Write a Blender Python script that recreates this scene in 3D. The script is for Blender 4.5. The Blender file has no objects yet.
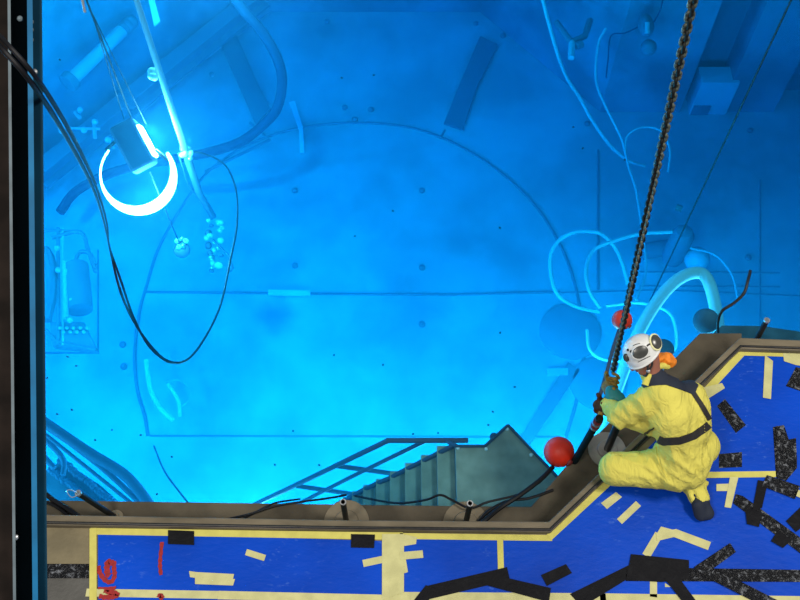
import bpy, bmesh, math, random
import numpy as np
from mathutils import Vector, Matrix, noise
from mathutils.bvhtree import BVHTree
random.seed(7)
C = bpy.context.scene.collection
SC = bpy.context.scene
PI = math.pi

# ------------------------------------------------------------------ camera
TH = math.radians(29.3); F = 950.0; CAMZ = 5.85
cam = bpy.data.cameras.new('camera'); cam.sensor_width = 36; cam.lens = 36 * F / 800; cam.clip_start = 0.05
co = bpy.data.objects.new('camera', cam); C.objects.link(co)
co.location = (0, 0, CAMZ); co.rotation_euler = (TH, 0, 0); SC.camera = co
# ------------------------------------------------------------------ world, lights, exposure
SC.view_settings.view_transform = 'Standard'; SC.view_settings.look = 'None'
SC.view_settings.gamma = 1.0; SC.view_settings.exposure = 0.0; SC.view_settings.use_curve_mapping = False
w = bpy.data.worlds.new('hall'); SC.world = w; w.use_nodes = True
w.node_tree.nodes['Background'].inputs[0].default_value = (0.86, 0.93, 1.0, 1)
w.node_tree.nodes['Background'].inputs[1].default_value = 0.30
def area(name, loc, size, power, col, aim=(0, 3, -2)):
    l = bpy.data.lights.new(name, 'AREA'); l.size = size; l.energy = power; l.color = col
    o = bpy.data.objects.new(name, l); C.objects.link(o); o.location = loc
    o.rotation_euler = (Vector(aim) - Vector(loc)).to_track_quat('-Z', 'Y').to_euler(); return o
def point(name, loc, power, col=(0.7, 0.87, 1.0), r=0.15):
    l = bpy.data.lights.new(name, 'POINT'); l.energy = power; l.color = col; l.shadow_soft_size = r
    o = bpy.data.objects.new(name, l); C.objects.link(o); o.location = loc; return o
area('hall_lamp', (-3.5, -1.5, 10), 2.0, 560, (1.0, 0.95, 0.86), (0, 2.0, 0))
area('hall_lamp', (4.5, 1.0, 10), 1.6, 640, (1.0, 0.95, 0.86), (1.5, 2.5, 0))
# unseen fill lights added along the near wall and corners to brighten the pool
POOL_FILLS = [((-5.8, 2.6, -3.2), 950), ((-1.5, 2.5, -3.9), 560), ((0.7, 2.5, -3.9), 640), ((1.7, 3.2, -4.3), 350), ((3.6, 3.9, -3.6), 330),
              ((-8.0, 7.5, -2.5), 1350), ((-2.2, 9.2, -1.4), 820)]
for loc, pw in POOL_FILLS: point('pool_fill', loc, pw)

# ------------------------------------------------------------------ helpers
ct, st = math.cos(TH), math.sin(TH)
def ray(px, py):
    x = (px - 400) / F; y = -(py - 300) / F
    return Vector((x, st + y * ct, -ct + y * st))       # depth along the axis is 1
def P(px, py, z):
    r = ray(px, py); return Vector((0, 0, CAMZ)) + r * ((z - CAMZ) / r.z)
def D(px, py, d): return Vector((0, 0, CAMZ)) + ray(px, py) * d
def cv(a, b, c): return Vector((a, b * ct - c * st, b * st + c * ct))   # right, up, towards the viewer
def zfor(x, y, py):
    yy = -(py - 300) / F                                # height on the plumb line (x,y) seen at row py
    return CAMZ - y * (ct - yy * st) / (st + yy * ct)

def link(name, me, mat=None, parent=None, smooth=False):
    o = bpy.data.objects.new(name, me); C.objects.link(o)
    if mat is not None: me.materials.clear(); me.materials.append(mat)
    if parent is not None: o.parent = parent
    if smooth:
        for p in me.polygons: p.use_smooth = True
    return o
class MB:
    def __init__(s): s.v = []; s.f = []
    def add(s, v, f):
        n = len(s.v); s.v += [tuple(a) for a in v]; s.f += [tuple(i + n for i in q) for q in f]; return s
    def box(s, lo, hi, m=None):
        x0, y0, z0 = lo; x1, y1, z1 = hi
        v = [Vector(p) for p in ((x0,y0,z0),(x1,y0,z0),(x1,y1,z0),(x0,y1,z0),(x0,y0,z1),(x1,y0,z1),(x1,y1,z1),(x0,y1,z1))]
        if m is not None: v = [m @ p for p in v]
        return s.add(v, [(0,3,2,1),(4,5,6,7),(0,1,5,4),(1,2,6,5),(2,3,7,6),(3,0,4,7)])
    def prism(s, top, bot):
        n = len(top)
        return s.add(list(top) + list(bot), [tuple(range(n)), tuple(range(2*n-1, n-1, -1))] + [(i, i+n, (i+1) % n + n, (i+1) % n) for i in range(n)])
    def slab(s, pts, z0, z1): return s.prism([(p[0], p[1], z1) for p in pts], [(p[0], p[1], z0) for p in pts])
    def tube(s, pts, r, n=10, cap=True, closed=False):
        pts = [Vector(p) for p in pts]; m = len(pts)
        rs = r if isinstance(r, (list, tuple)) else [r] * m
        base = len(s.v); prev = None
        for i, p in enumerate(pts):
            if closed: t = pts[(i+1) % m] - pts[i-1]
            else: t = pts[min(i+1, m-1)] - pts[max(i-1, 0)]
            t.normalize()
            if prev is None:
                a = Vector((0, 0, 1)) if abs(t.z) < .9 else Vector((1, 0, 0)); prev = t.cross(a).normalized()
            prev = (prev - t * prev.dot(t)).normalized(); b = t.cross(prev)
            for k in range(n):
                q = 2 * PI * k / n; s.v.append(tuple(p + (prev * math.cos(q) + b * math.sin(q)) * rs[i]))
        for i in range(m if closed else m - 1):
            j = (i + 1) % m
            for k in range(n):
                k2 = (k + 1) % n; s.f.append((base+i*n+k, base+i*n+k2, base+j*n+k2, base+j*n+k))
        if cap and not closed:
            s.f.append(tuple(base + k for k in range(n))[::-1]); s.f.append(tuple(base + (m-1)*n + k for k in range(n)))
        return s
    def lathe(s, prof, m=None, n=24, cap=True):
        m = m or Matrix(); base = len(s.v); k0 = len(prof)
        for r, z in prof:
            for k in range(n):
                q = 2 * PI * k / n; s.v.append(tuple(m @ Vector((r * math.cos(q), r * math.sin(q), z))))
        for i in range(k0 - 1):
            for k in range(n):
                k2 = (k+1) % n; s.f.append((base+i*n+k, base+i*n+k2, base+(i+1)*n+k2, base+(i+1)*n+k))
        if cap: s.f.append(tuple(base + k for k in range(n))[::-1]); s.f.append(tuple(base + (k0-1)*n + k for k in range(n)))
        return s
    def ball(s, c, r, n=18, sc=(1, 1, 1), rot=None):
        prof = [(max(1e-4, r * math.sin(PI * i / n)), -r * math.cos(PI * i / n)) for i in range(n + 1)]
        m = Matrix.Translation(c) @ (rot.to_4x4() if rot is not None else Matrix()) @ Matrix.Diagonal((*sc, 1))
        return s.lathe(prof, m, n + 6)
    def mesh(s, name='m', fix=True):
        me = bpy.data.meshes.new(name); me.from_pydata(s.v, [], s.f)
        if fix:
            bm = bmesh.new(); bm.from_mesh(me); bmesh.ops.recalc_face_normals(bm, faces=bm.faces); bm.to_mesh(me); bm.free()
        me.update(); return me
    def build(s, name, mat, parent=None, smooth=False, bevel=0):
        o = link(name, s.mesh(name), mat, parent, smooth)
        if bevel:
            b = o.modifiers.new('b', 'BEVEL'); b.width = bevel; b.segments = 2; b.limit_method = 'ANGLE'
        if smooth and not bevel:
            try: o.data.set_sharp_from_angle(angle=math.radians(40))
            except Exception: pass
        return o
def crs(pts, k=8, closed=False):                        # Catmull-Rom smoothing
    pts = [Vector(p) for p in pts]; out = []; m = len(pts)
    for i in range(m if closed else m - 1):
        p1, p2 = pts[i], pts[(i+1) % m]
        p0 = pts[i-1] if (closed or i > 0) else p1 * 2 - p2
        p3 = pts[(i+2) % m] if (closed or i + 2 < m) else p2 * 2 - p1
        for q in range(k):
            t = q / k
            out.append(0.5 * ((2*p1) + (p2-p0)*t + (2*p0-5*p1+4*p2-p3)*t*t + (3*p1-p0-3*p2+p3)*t**3))
    if not closed: out.append(pts[-1])
    return out
def plate(name, lbl, cat, px, z, th, mt, group=None):
    q = pxs(px, z); o = MB().prism(q, [Vector((p.x, p.y, z - th)) for p in q]).build(name, M[mt], None); return tag(o, lbl, cat, group)
def tag(o, label=None, cat=None, group=None, kind=None):
    if label: o['label'] = label
    if cat: o['category'] = cat
    if group: o['group'] = group
    if kind: o['kind'] = kind
    return o
def thing(name, label, cat, loc=(0, 0, 0), group=None):
    o = bpy.data.objects.new(name, None); C.objects.link(o); o.location = loc; o.empty_display_size = .05
    return tag(o, label, cat, group)
def under(o, root):                                     # parent while keeping world coordinates
    o.parent = root; o.matrix_parent_inverse = Matrix.Translation(-Vector(root.location)); return o

# ------------------------------------------------------------------ materials
def mat(name, col, rough=.6, metal=0, amp=0.0, scale=4, bump=0, bscale=40, col2=None, spec=.5, stretch=(1, 1, 1), lo=.35, hi=.65, detail=6):
    m = bpy.data.materials.new(name); m.use_nodes = True; nt = m.node_tree; b = nt.nodes['Principled BSDF']
    b.inputs['Roughness'].default_value = rough; b.inputs['Metallic'].default_value = metal
    b.inputs['Specular IOR Level'].default_value = spec
    b.inputs['Base Color'].default_value = (*col, 1)
    tc = nt.nodes.new('ShaderNodeTexCoord'); mp = nt.nodes.new('ShaderNodeMapping'); nt.links.new(tc.outputs['Object'], mp.inputs[0])
    mp.inputs['Scale'].default_value = stretch
    if amp or col2:
        n = nt.nodes.new('ShaderNodeTexNoise'); n.inputs['Scale'].default_value = scale; n.inputs['Detail'].default_value = detail
        nt.links.new(mp.outputs[0], n.inputs['Vector'])
        r = nt.nodes.new('ShaderNodeValToRGB'); nt.links.new(n.outputs[0], r.inputs[0]); nt.links.new(r.outputs[0], b.inputs['Base Color'])
        c2 = col2 or tuple(c * (1 - amp) for c in col)
        r.color_ramp.elements[0].position = lo; r.color_ramp.elements[1].position = hi
        r.color_ramp.elements[0].color = (*c2, 1); r.color_ramp.elements[1].color = (*col, 1)
    if bump:
        n = nt.nodes.new('ShaderNodeTexNoise'); n.inputs['Scale'].default_value = bscale; n.inputs['Detail'].default_value = 5
        nt.links.new(mp.outputs[0], n.inputs['Vector'])
        bp = nt.nodes.new('ShaderNodeBump'); bp.inputs['Strength'].default_value = bump; bp.inputs['Distance'].default_value = .02
        nt.links.new(n.outputs[0], bp.inputs['Height']); nt.links.new(bp.outputs[0], b.inputs['Normal'])
    return m
def glow(name, col, s):
    m = bpy.data.materials.new(name); m.use_nodes = True; b = m.node_tree.nodes['Principled BSDF']
    b.inputs['Emission Color'].default_value = (*col, 1); b.inputs['Emission Strength'].default_value = s; return m
M = {}
M['pool'] = mat('pool_liner', (.66, .70, .70), .6, amp=.30, scale=.8, detail=10, lo=.38, hi=.62)
M['poolwall'] = mat('pool_wall_paint', (.36, .41, .45), .6, amp=.35, scale=.9, lo=.4, hi=.6)
M['seam'] = mat('weld_seam', (.27, .3, .32), .7, spec=.1)
M['hosedark'] = mat('dark_blue_rubber', (.05, .075, .13), .8, spec=.05)
M['rail2'] = mat('grey_rack_paint', (.10, .14, .18), .7, spec=.1, amp=.4, scale=5)
M['bright'] = mat('bright_white_plastic', (.95, .97, .97), .5)
M['disc_shadow'] = mat('shadow_grey', (.36, .40, .43), .7, spec=.1)  # grey of the discs that stand in for shadows
M['deep'] = mat('faded_grey_fittings', (.22, .26, .30), .7, spec=.1)
M['deeppale'] = mat('faded_pale_paint', (.52, .58, .6), .7, spec=.1)
M['deck'] = mat('deck_paint', (.22, .18, .10), .7, amp=.3, scale=6, bump=.2)
M['deckgrey'] = mat('deck_grey', (.10, .095, .085), .6, amp=.3, scale=5, bump=.2)
M['ledge'] = mat('stained_steel', (.115, .095, .065), .65, spec=.2, amp=.55, scale=3, bump=.15, bscale=60)
M['curb'] = mat('brushed_steel', (.2, .165, .11), .6, spec=.25, amp=.45, scale=9, bump=.1, bscale=90, stretch=(.3, 1, 1))
M['black'] = mat('black_rubber', (.006, .006, .008), .5, spec=.2)
M['dark'] = mat('dark_steel', (.03, .028, .025), .4, metal=.5, amp=.4, scale=30)
M['chrome'] = mat('chrome', (.6, .6, .6), .3, metal=.8)
M['flange'] = mat('worn_flange', (.20, .165, .11), .6, amp=.3, scale=8, spec=.3)
M['brightflange'] = mat('bright_steel_flange', (.5, .47, .42), .35, metal=.5, amp=.5, scale=5)
M['teal'] = mat('blue_grey_paint', (.007, .020, .026), .7, spec=.1, amp=.4, scale=8)
M['navyp'] = mat('navy_paint', (.002, .028, .055), .7, spec=.1, amp=.3, scale=10)
M['bluep'] = mat('blue_paint', (.003, .10, .23), .6, spec=.15, amp=.3, scale=12)
M['rust'] = mat('rusty_steel', (.015, .010, .008), .8, spec=.1, amp=.6, scale=12)
M['edge'] = mat('bare_edge', (.09, .12, .14), .6, amp=.3, scale=20, spec=.2)
M['grating'] = mat('galvanised_plate', (.26, .26, .22), .6, amp=.3, scale=7, detail=10)
M['rail'] = mat('grey_rail_paint', (.05, .075, .12), .7, spec=.1)
M['midblue'] = mat('dull_grey_metal', (.13, .17, .21), .7, spec=.15)
M['pale'] = mat('pale_hose', (.62, .68, .7), .6, spec=.2)
M['red'] = mat('red_plastic', (.80, .03, .008), .5, amp=.2, scale=8)
M['reddark'] = mat('worn_red_plastic', (.62, .035, .012), .5, amp=.3, scale=12)
M['skin'] = mat('skin', (.36, .14, .09), .5, amp=.15, scale=20)
M['white'] = mat('white_helmet_shell', (.72, .72, .7), .3, amp=.12, scale=14)
M['orange'] = mat('orange_fabric', (.9, .25, .01), .7, amp=.3, scale=20, bump=.4, bscale=30)
M['lens'] = mat('smoked_lens', (.06, .06, .055), .25, amp=.4, scale=30)
M['navy'] = mat('navy_fabric', (.012, .018, .035), .8, bump=.3, bscale=200)
M['strap'] = mat('dark_webbing', (.018, .016, .014), .7, bump=.3, bscale=200)
M['leather'] = mat('yellow_brown_leather', (.36, .2, .02), .7, amp=.5, scale=30, bump=.3)
M['tealglove'] = mat('teal_cuff', (.01, .20, .22), .6)
M['brownglove'] = mat('dark_brown_glove', (.12, .035, .012), .9, spec=.1, amp=.5, scale=40)
M['hardred'] = mat('dark_red', (.16, .015, .015), .6)
M['paint'] = mat('red_marker', (.38, .012, .01), .7, amp=.35, scale=60)
M['yellowmark'] = mat('yellow_rim', (.75, .72, .4), .5)

def suit_mat():
    m = mat('yellow_coverall', (.70, .62, .12), .85, spec=.15, amp=.12, scale=3)
    nt = m.node_tree; b = nt.nodes['Principled BSDF']
    tc = nt.nodes.new('ShaderNodeTexCoord'); mp = nt.nodes.new('ShaderNodeMapping'); nt.links.new(tc.outputs['Object'], mp.inputs[0])
    mp.inputs['Rotation'].default_value = (.4, .5, .5); mp.inputs['Scale'].default_value = (1, .22, 1)
    n = nt.nodes.new('ShaderNodeTexNoise'); n.inputs['Scale'].default_value = 26; n.inputs['Detail'].default_value = 3; n.inputs['Distortion'].default_value = .8
    nt.links.new(mp.outputs[0], n.inputs['Vector'])
    bp = nt.nodes.new('ShaderNodeBump'); bp.inputs['Strength'].default_value = .55; bp.inputs['Distance'].default_value = .03
    nt.links.new(n.outputs[0], bp.inputs['Height']); nt.links.new(bp.outputs[0], b.inputs['Normal'])
    return m
M['suit'] = suit_mat()
def tarp_mat():
    m = bpy.data.materials.new('blue_sheeting'); m.use_nodes = True; nt = m.node_tree; b = nt.nodes['Principled BSDF']
    N = lambda t: nt.nodes.new(t); L = nt.links.new
    tc = N('ShaderNodeTexCoord')
    n1 = N('ShaderNodeTexNoise'); n1.inputs['Scale'].default_value = 1.3; n1.inputs['Detail'].default_value = 4; L(tc.outputs['Object'], n1.inputs['Vector'])
    r1 = N('ShaderNodeValToRGB'); L(n1.outputs[0], r1.inputs[0])
    r1.color_ramp.elements[0].position = .3; r1.color_ramp.elements[0].color = (.0, .040, .37, 1)
    r1.color_ramp.elements[1].position = .7; r1.color_ramp.elements[1].color = (.0, .072, .62, 1)
    # pale scuffs, streaked
    mp = N('ShaderNodeMapping'); mp.inputs['Rotation'].default_value = (0, 0, .7); mp.inputs['Scale'].default_value = (1, 2.2, 1); L(tc.outputs['Object'], mp.inputs[0])
    n2 = N('ShaderNodeTexNoise'); n2.inputs['Scale'].default_value = 11; n2.inputs['Detail'].default_value = 8; n2.inputs['Roughness'].default_value = .75; L(mp.outputs[0], n2.inputs['Vector'])
    n3 = N('ShaderNodeTexNoise'); n3.inputs['Scale'].default_value = 2.4; n3.inputs['Detail'].default_value = 3; L(tc.outputs['Object'], n3.inputs['Vector'])
    r2 = N('ShaderNodeValToRGB'); L(n2.outputs[0], r2.inputs[0]); r2.color_ramp.elements[0].position = .57; r2.color_ramp.elements[1].position = .85
    r3 = N('ShaderNodeValToRGB'); L(n3.outputs[0], r3.inputs[0]); r3.color_ramp.elements[0].position = .48; r3.color_ramp.elements[1].position = .7
    mu = N('ShaderNodeMath'); mu.operation = 'MULTIPLY'; L(r2.outputs[0], mu.inputs[0]); L(r3.outputs[0], mu.inputs[1])
    mx = N('ShaderNodeMix'); mx.data_type = 'RGBA'; L(mu.outputs[0], mx.inputs[0]); L(r1.outputs[0], mx.inputs[6]); mx.inputs[7].default_value = (.22, .42, .85, 1)
    L(mx.outputs[2], b.inputs['Base Color']); b.inputs['Roughness'].default_value = .5; b.inputs['Specular IOR Level'].default_value = .12
    vo = N('ShaderNodeTexNoise'); vo.inputs['Scale'].default_value = 14; vo.inputs['Detail'].default_value = 8; L(mp.outputs[0], vo.inputs['Vector'])
    bp = N('ShaderNodeBump'); bp.inputs['Strength'].default_value = .35; bp.inputs['Distance'].default_value = .01; L(vo.outputs[0], bp.inputs['Height']); L(bp.outputs[0], b.inputs['Normal'])
    return m
M['tarp'] = tarp_mat()
M['ytape'] = mat('yellow_tape', (.66, .60, .15), .8, spec=.1, amp=.15, scale=12, bump=.25, bscale=30)
M['ytape2'] = mat('pale_yellow_tape', (.62, .59, .28), .8, spec=.1, amp=.15, scale=14, bump=.3, bscale=40)
def btape(name, shiny):
    m = mat(name, (.006, .006, .008), .6 if not shiny else .3, spec=.12 if not shiny else .4)
    nt = m.node_tree; b = nt.nodes['Principled BSDF']
    tc = nt.nodes.new('ShaderNodeTexCoord')
    v = nt.nodes.new('ShaderNodeTexNoise'); v.inputs['Scale'].default_value = 34 if shiny else 14; v.inputs['Detail'].default_value = 7; v.inputs['Roughness'].default_value = .7; v.inputs['Distortion'].default_value = .6
    nt.links.new(tc.outputs['Object'], v.inputs['Vector'])
    bp = nt.nodes.new('ShaderNodeBump'); bp.inputs['Strength'].default_value = .9 if shiny else .35; bp.inputs['Distance'].default_value = .03
    nt.links.new(v.outputs[0], bp.inputs['Height']); nt.links.new(bp.outputs[0], b.inputs['Normal'])
    r = nt.nodes.new('ShaderNodeValToRGB'); nt.links.new(v.outputs[0], r.inputs[0])
    r.color_ramp.elements[0].position = .53; r.color_ramp.elements[0].color = (.006, .006, .008, 1)
    r.color_ramp.elements[1].position = .72; r.color_ramp.elements[1].color = (.34, .36, .40, 1) if shiny else (.012, .012, .014, 1)  # shiny tape: pale highlights of the crinkles put into the colour
    nt.links.new(r.outputs[0], b.inputs['Base Color'])
    return m
M['btape'] = btape('black_tape', False); M['btape2'] = btape('crinkled_black_tape', True)

# ------------------------------------------------------------------ setting
ZW = -.42; ZF = -7.0
def pxs(l, z): return [P(a, b, z) for a, b in l]
# stains on the liner; the right-hand ones also paint in the dimmer light there
nt = M['pool'].node_tree; pb_ = nt.nodes['Principled BSDF']; src = pb_.inputs['Base Color'].links[0].from_socket
tcn = nt.nodes.new('ShaderNodeTexCoord')
wn = nt.nodes.new('ShaderNodeTexNoise'); wn.inputs['Scale'].default_value = 3.0; wn.inputs['Detail'].default_value = 6; nt.links.new(tcn.outputs['Object'], wn.inputs['Vector'])
for (sx0, sy0, sr, amt) in ((275, 315, .42, .55), (300, 175, 1.3, .12), (430, 250, 1.6, .12), (327, 30, .3, .25), (240, 300, .7, .1), (700, 170, 1.2, .35), (640, 210, .8, .25), (520, 260, .9, .1), (780, 200, 1.2, .25)):
    c_ = P(sx0, sy0, -7.0); vm = nt.nodes.new('ShaderNodeVectorMath'); vm.operation = 'DISTANCE'; nt.links.new(tcn.outputs['Object'], vm.inputs[0]); vm.inputs[1].default_value = c_
    ad1 = nt.nodes.new('ShaderNodeMath'); ad1.operation = 'MULTIPLY_ADD'; nt.links.new(wn.outputs[0], ad1.inputs[0]); ad1.inputs[1].default_value = sr * .9; nt.links.new(vm.outputs['Value'], ad1.inputs[2])
    mr_ = nt.nodes.new('ShaderNodeMapRange'); mr_.interpolation_type = 'SMOOTHSTEP'; nt.links.new(ad1.outputs[0], mr_.inputs[0])
    for i_, v_ in zip((1, 2, 3, 4), (sr * .5, sr * 1.5, amt, 0)): mr_.inputs[i_].default_value = v_
    mx_ = nt.nodes.new('ShaderNodeMix'); mx_.data_type = 'RGBA'; nt.links.new(mr_.outputs[0], mx_.inputs[0]); nt.links.new(src, mx_.inputs[6]); mx_.inputs[7].default_value = (.10, .12, .14, 1); src = mx_.outputs[2]
nt.links.new(src, pb_.inputs['Base Color'])
# pool floor
fl = MB(); fl.box((-9, 1.0, ZF - .3), (9, 16, ZF)); pool_floor = tag(fl.build('pool_floor', M['pool']), 'pale lined pool floor far below the water', kind='structure')
def seam(pts, wd=.022, name='weld_seam'):
    m = MB(); m.tube([(p.x, p.y, ZF + .004) for p in pts], wd, 6); return m.build(name, M['seam'], pool_floor, True)
ring = [(148,436),(145,417),(137,387),(135,350),(140,310),(147,285),(158,250),(178,213),(205,175),(235,152),(262,139),(300,128),(350,123),(400,126),(440,137),(480,158),(515,185),(540,212),(560,245),(572,275),(580,310),(584,350),(580,385),(574,410),(566,436)]
seam(crs([P(a, b, ZF) for a, b in ring], 6), .026)
for l, wd in (([(144,292),(330,294),(445,295),(560,292)], .022), ([(150,436),(560,437)], .016), ([(598,150),(598,290)], .022),
           ([(560,293),(660,290),(800,296)], .012), ([(566,436),(574,500)], .014), ([(760,180),(760,345)], .014), ([(250,123),(270,140),(205,172)], .03),
           ([(445,130),(440,139)], .02), ([(740,345),(800,345)], .012), ([(640,272),(780,273)], .012),
           ([(640,286),(780,287)], .012)):
    seam([P(a, b, ZF) for a, b in l], wd)
bolt0 = MB().lathe([(.05, 0), (.05, .03), (.03, .05)], n=12).mesh('anchor_bolt'); 
for a, b in ((345,108),(371,110),(327,22),(476,24),(503,36),(295,191),(422,191),(295,266),(422,268),(422,325),(123,345),(124,367),(750,131),(748,258),(355,120),(241,25),(212,75),(587,124)):
    o = link('anchor_bolt', bolt0, None, pool_floor, True); o.location = P(a, b, ZF)
    if not bolt0.materials: bolt0.materials.append(M['seam'])
# walls of the pit
def wallpts(a, b, t=.5):
    a = Vector(a[:2]); b = Vector(b[:2]); d = (b - a).normalized(); n = Vector((-d.y, d.x)) * t; return [a, b, b + n, a + n]
w0 = P(-70, 262, ZF); w1 = P(270, 12, ZF); w2 = P(480, 12, ZF); w3 = P(600, 112, ZF); w4 = P(1000, 112, ZF)
for nm, a, b in (('wall_left_diagonal', w0, w1), ('wall_far', w1, w2), ('wall_right_diagonal', w2, w3)):
    tag(MB().slab(wallpts(a, b), ZF, .1).build(nm, M['poolwall']), kind='structure')
def segx(y, xa, xb, back, name, mt, z0=ZF, z1=.1):
    return tag(MB().slab([(xa, y), (xb, y), (xb, y + back), (xa, y + back)], z0, z1).build(name, mt), kind='structure')
yR = w3.y
xr = lambda px: P(px, 80, zfor(0, yR, 80)).x
xs = [P(p, 80, P(400, 80, ZF).z) for p in ()]
def xat(px, py):                                        # x on the wall plane y=yR seen at pixel
    r = ray(px, py); return r.x * (yR / r.y)
S = [w3.x, xat(692, 80), xat(733, 80), xat(790, 80), xat(835, 80), 9]
segx(yR, S[0], S[1], .5, 'wall_gate', M['poolwall'])
segx(yR, S[2], S[3], .5, 'wall_gate.001', M['poolwall'])
segx(yR, S[4], S[5], .5, 'wall_gate.002', M['poolwall'])
segx(yR + .5, S[0], S[5], .3, 'wall_gate_back', M['seam'])
tag(MB().box((9, 1, ZF), (9.4, 13, 0)).build('wall_right', M['poolwall']), kind='structure')
tag(MB().box((-9.4, 1, ZF), (-9, 10, 0)).build('wall_left', M['poolwall']), kind='structure')
# ledge just above the water
ZL = -.35
out_px = [(-40,499),(47,500),(400,505),(531,506.5),(574,457),(640,393),(700,333),(742,333)]
lo = pxs(out_px, ZL)
lo_in = pxs([(742,352),(700,392),(640,460),(552,560),(400,560),(47,560),(-40,560)], ZL)
ledge = tag(MB().slab([*lo, *lo_in], ZL - .12, ZL).build('wall_ledge', M['ledge'], bevel=.008), 'brown stained steel ledge just above the water along the pool edge', kind='structure')
LW = 1; lo2 = [Vector((-9, lo[0].y, 0))] + lo[:-1] + [Vector((lo[-2].x + .35, lo[-2].y - .0, 0)), Vector((9, lo[-2].y - .1, 0))]
wall_near = MB().slab([(p.x, p.y - .02) for p in lo2] + [(9, 1.0), (-9, 1.0)], ZF, ZL - .13)
wall_near.box((lo[-1].x, 1.4, ZL - .13), (9, lo[-1].y - .45, -.03))
wall_near.box((-9, 1.0, ZL - .13), (9, 1.62, -.05))
tag(wall_near.build('wall_near', M['poolwall']), kind='structure')
tag(MB().slab(pxs([(560,500),(668,372),(722,325.5),(762,326),(830,336),(900,345),(900,420),(700,420)], -1.5), -1.7, -1.5).build('wall_shelf', M['rail2']), kind='structure')
# deck
cin = [(-300,508),(47,514.5),(345,520),(549,521.5),(740,337.5),(800,340),(1100,346)]
cou = [(-300,519),(47,525),(340,529.5),(551,531.5),(741,348.5),(800,350.5),(1100,357)]
ci, cu = pxs(cin, .06), pxs(cou, .06)
tag(MB().prism(ci + cu[::-1], [Vector((p.x, p.y, -.03)) for p in ci + cu[::-1]]).build('wall_curb', M['curb'], bevel=.008), 'low grey brown steel kerb lip around the pool edge', kind='structure')
# a thin raised bead along the kerb
k2 = pxs([(-300,516),(47,522.5),(343,527.5),(550,529.5),(741,346),(800,348),(1100,354)], .065)
tag(MB().tube(k2, .009, 8).build('trim_1', M['dark'], None, True), kind='structure')
dk = [Vector((p.x, p.y, 0)) for p in [(a + b) / 2 for a, b in zip(ci, cu)]]
tag(MB().slab([(p.x, p.y) for p in dk] + [(9, -9), (-9, -9)], -.3, 0).build('floor', M['deck']), kind='structure')
tag(MB().prism(pxs([(-300,576),(97,578),(97,900),(-300,900)], .004), pxs([(-300,576),(97,578),(97,900),(-300,900)], 0)).build('floor_panel', M['deckgrey']), kind='structure')
# water
water = bpy.data.materials.new('pool_water'); water.use_nodes = True; nt = water.node_tree; nt.nodes.clear()
ou = nt.nodes.new('ShaderNodeOutputMaterial'); ab = nt.nodes.new('ShaderNodeVolumeAbsorption'); sv = nt.nodes.new('ShaderNodeVolumeScatter'); ad = nt.nodes.new('ShaderNodeAddShader')
ab.inputs['Color'].default_value = (0, .838, .972, 1); ab.inputs['Density'].default_value = .62
sv.inputs['Color'].default_value = (.1, .55, 1, 1); sv.inputs['Density'].default_value = .038; sv.inputs['Anisotropy'].default_value = .3
nt.links.new(ab.outputs[0], ad.inputs[0]); nt.links.new(sv.outputs[0], ad.inputs[1]); nt.links.new(ad.outputs[0], ou.inputs['Volume'])
wp = [(-8.95, 1.9), (8.95, 1.9), (8.95, 15.5), (-8.95, 15.5)]
tag(MB().slab(wp, ZF + .001, ZW).build('pool_water', water), 'clear blue water filling the deep pool', kind='structure')
# ------------------------------------------------------------------ deck covering: blue sheets with tapes stuck on them
def poly_part(name, mt, px, z, root, th=.0015):
    t = pxs(px, z); m = MB().prism(t, [Vector((p.x, p.y, z - th)) for p in t])
    return under(m.build(name, mt), root)
def strip_part(name, mt, pts, wpx, z, root, th=.0015, jag=0.0):
    """a straight or bent strip of tape along pixel points; width in pixels of the deck's scale"""
    for i in range(len(pts) - 1):
        a, b = P(*pts[i], z), P(*pts[i+1], z); d = (b - a).normalized(); n = Vector((-d.y, d.x, 0)) * (wpx / 2 / 162)
        e = Vector((random.uniform(-1, 1), 0, 0)) * jag
        top = [a - n + e, b - n - e, b + n + d * jag * random.uniform(-1, 1), a + n]
        under(MB().prism(top, [p - Vector((0, 0, th)) for p in top]).build(name, mt), root)
def sheet(label, px, loc):
    r = thing('plastic_sheet', label, 'sheet', P(*loc, 0), 'blue plastic sheets covering the deck')
    poly_part('sheeting', M['tarp'], px, .006, r, .005); return r
Y, Y2, B, B2 = M['ytape'], M['ytape2'], M['btape'], M['btape2']
A = sheet('long blue plastic sheet on the left with red marker writing', [(98,532),(384,541),(383,597),(98,590)], (240, 570))
A2 = sheet('sliver of blue plastic sheet along the bottom left, below the long marked sheet', [(98,594),(385,600),(385,760),(98,760)], (240, 640))
Bs = sheet('small square blue plastic sheet in the middle between two yellow tape bands', [(400,537),(502,539),(502,595),(400,595)], (450, 570))
Cc = sheet('large blue plastic sheet on which the crouching worker kneels', [(502,539),(553,538),(620,476),(900,473),(900,760),(400,760),(400,598),(502,597)], (620, 540))
Dd = sheet('blue plastic sheet at the upper right behind the worker, along the angled kerb', [(616,480),(742,354),(900,362),(900,474),(640,474)], (760, 420))
z1, z2, z3, z4, z5 = .008, .010, .012, .0145, .017
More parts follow.
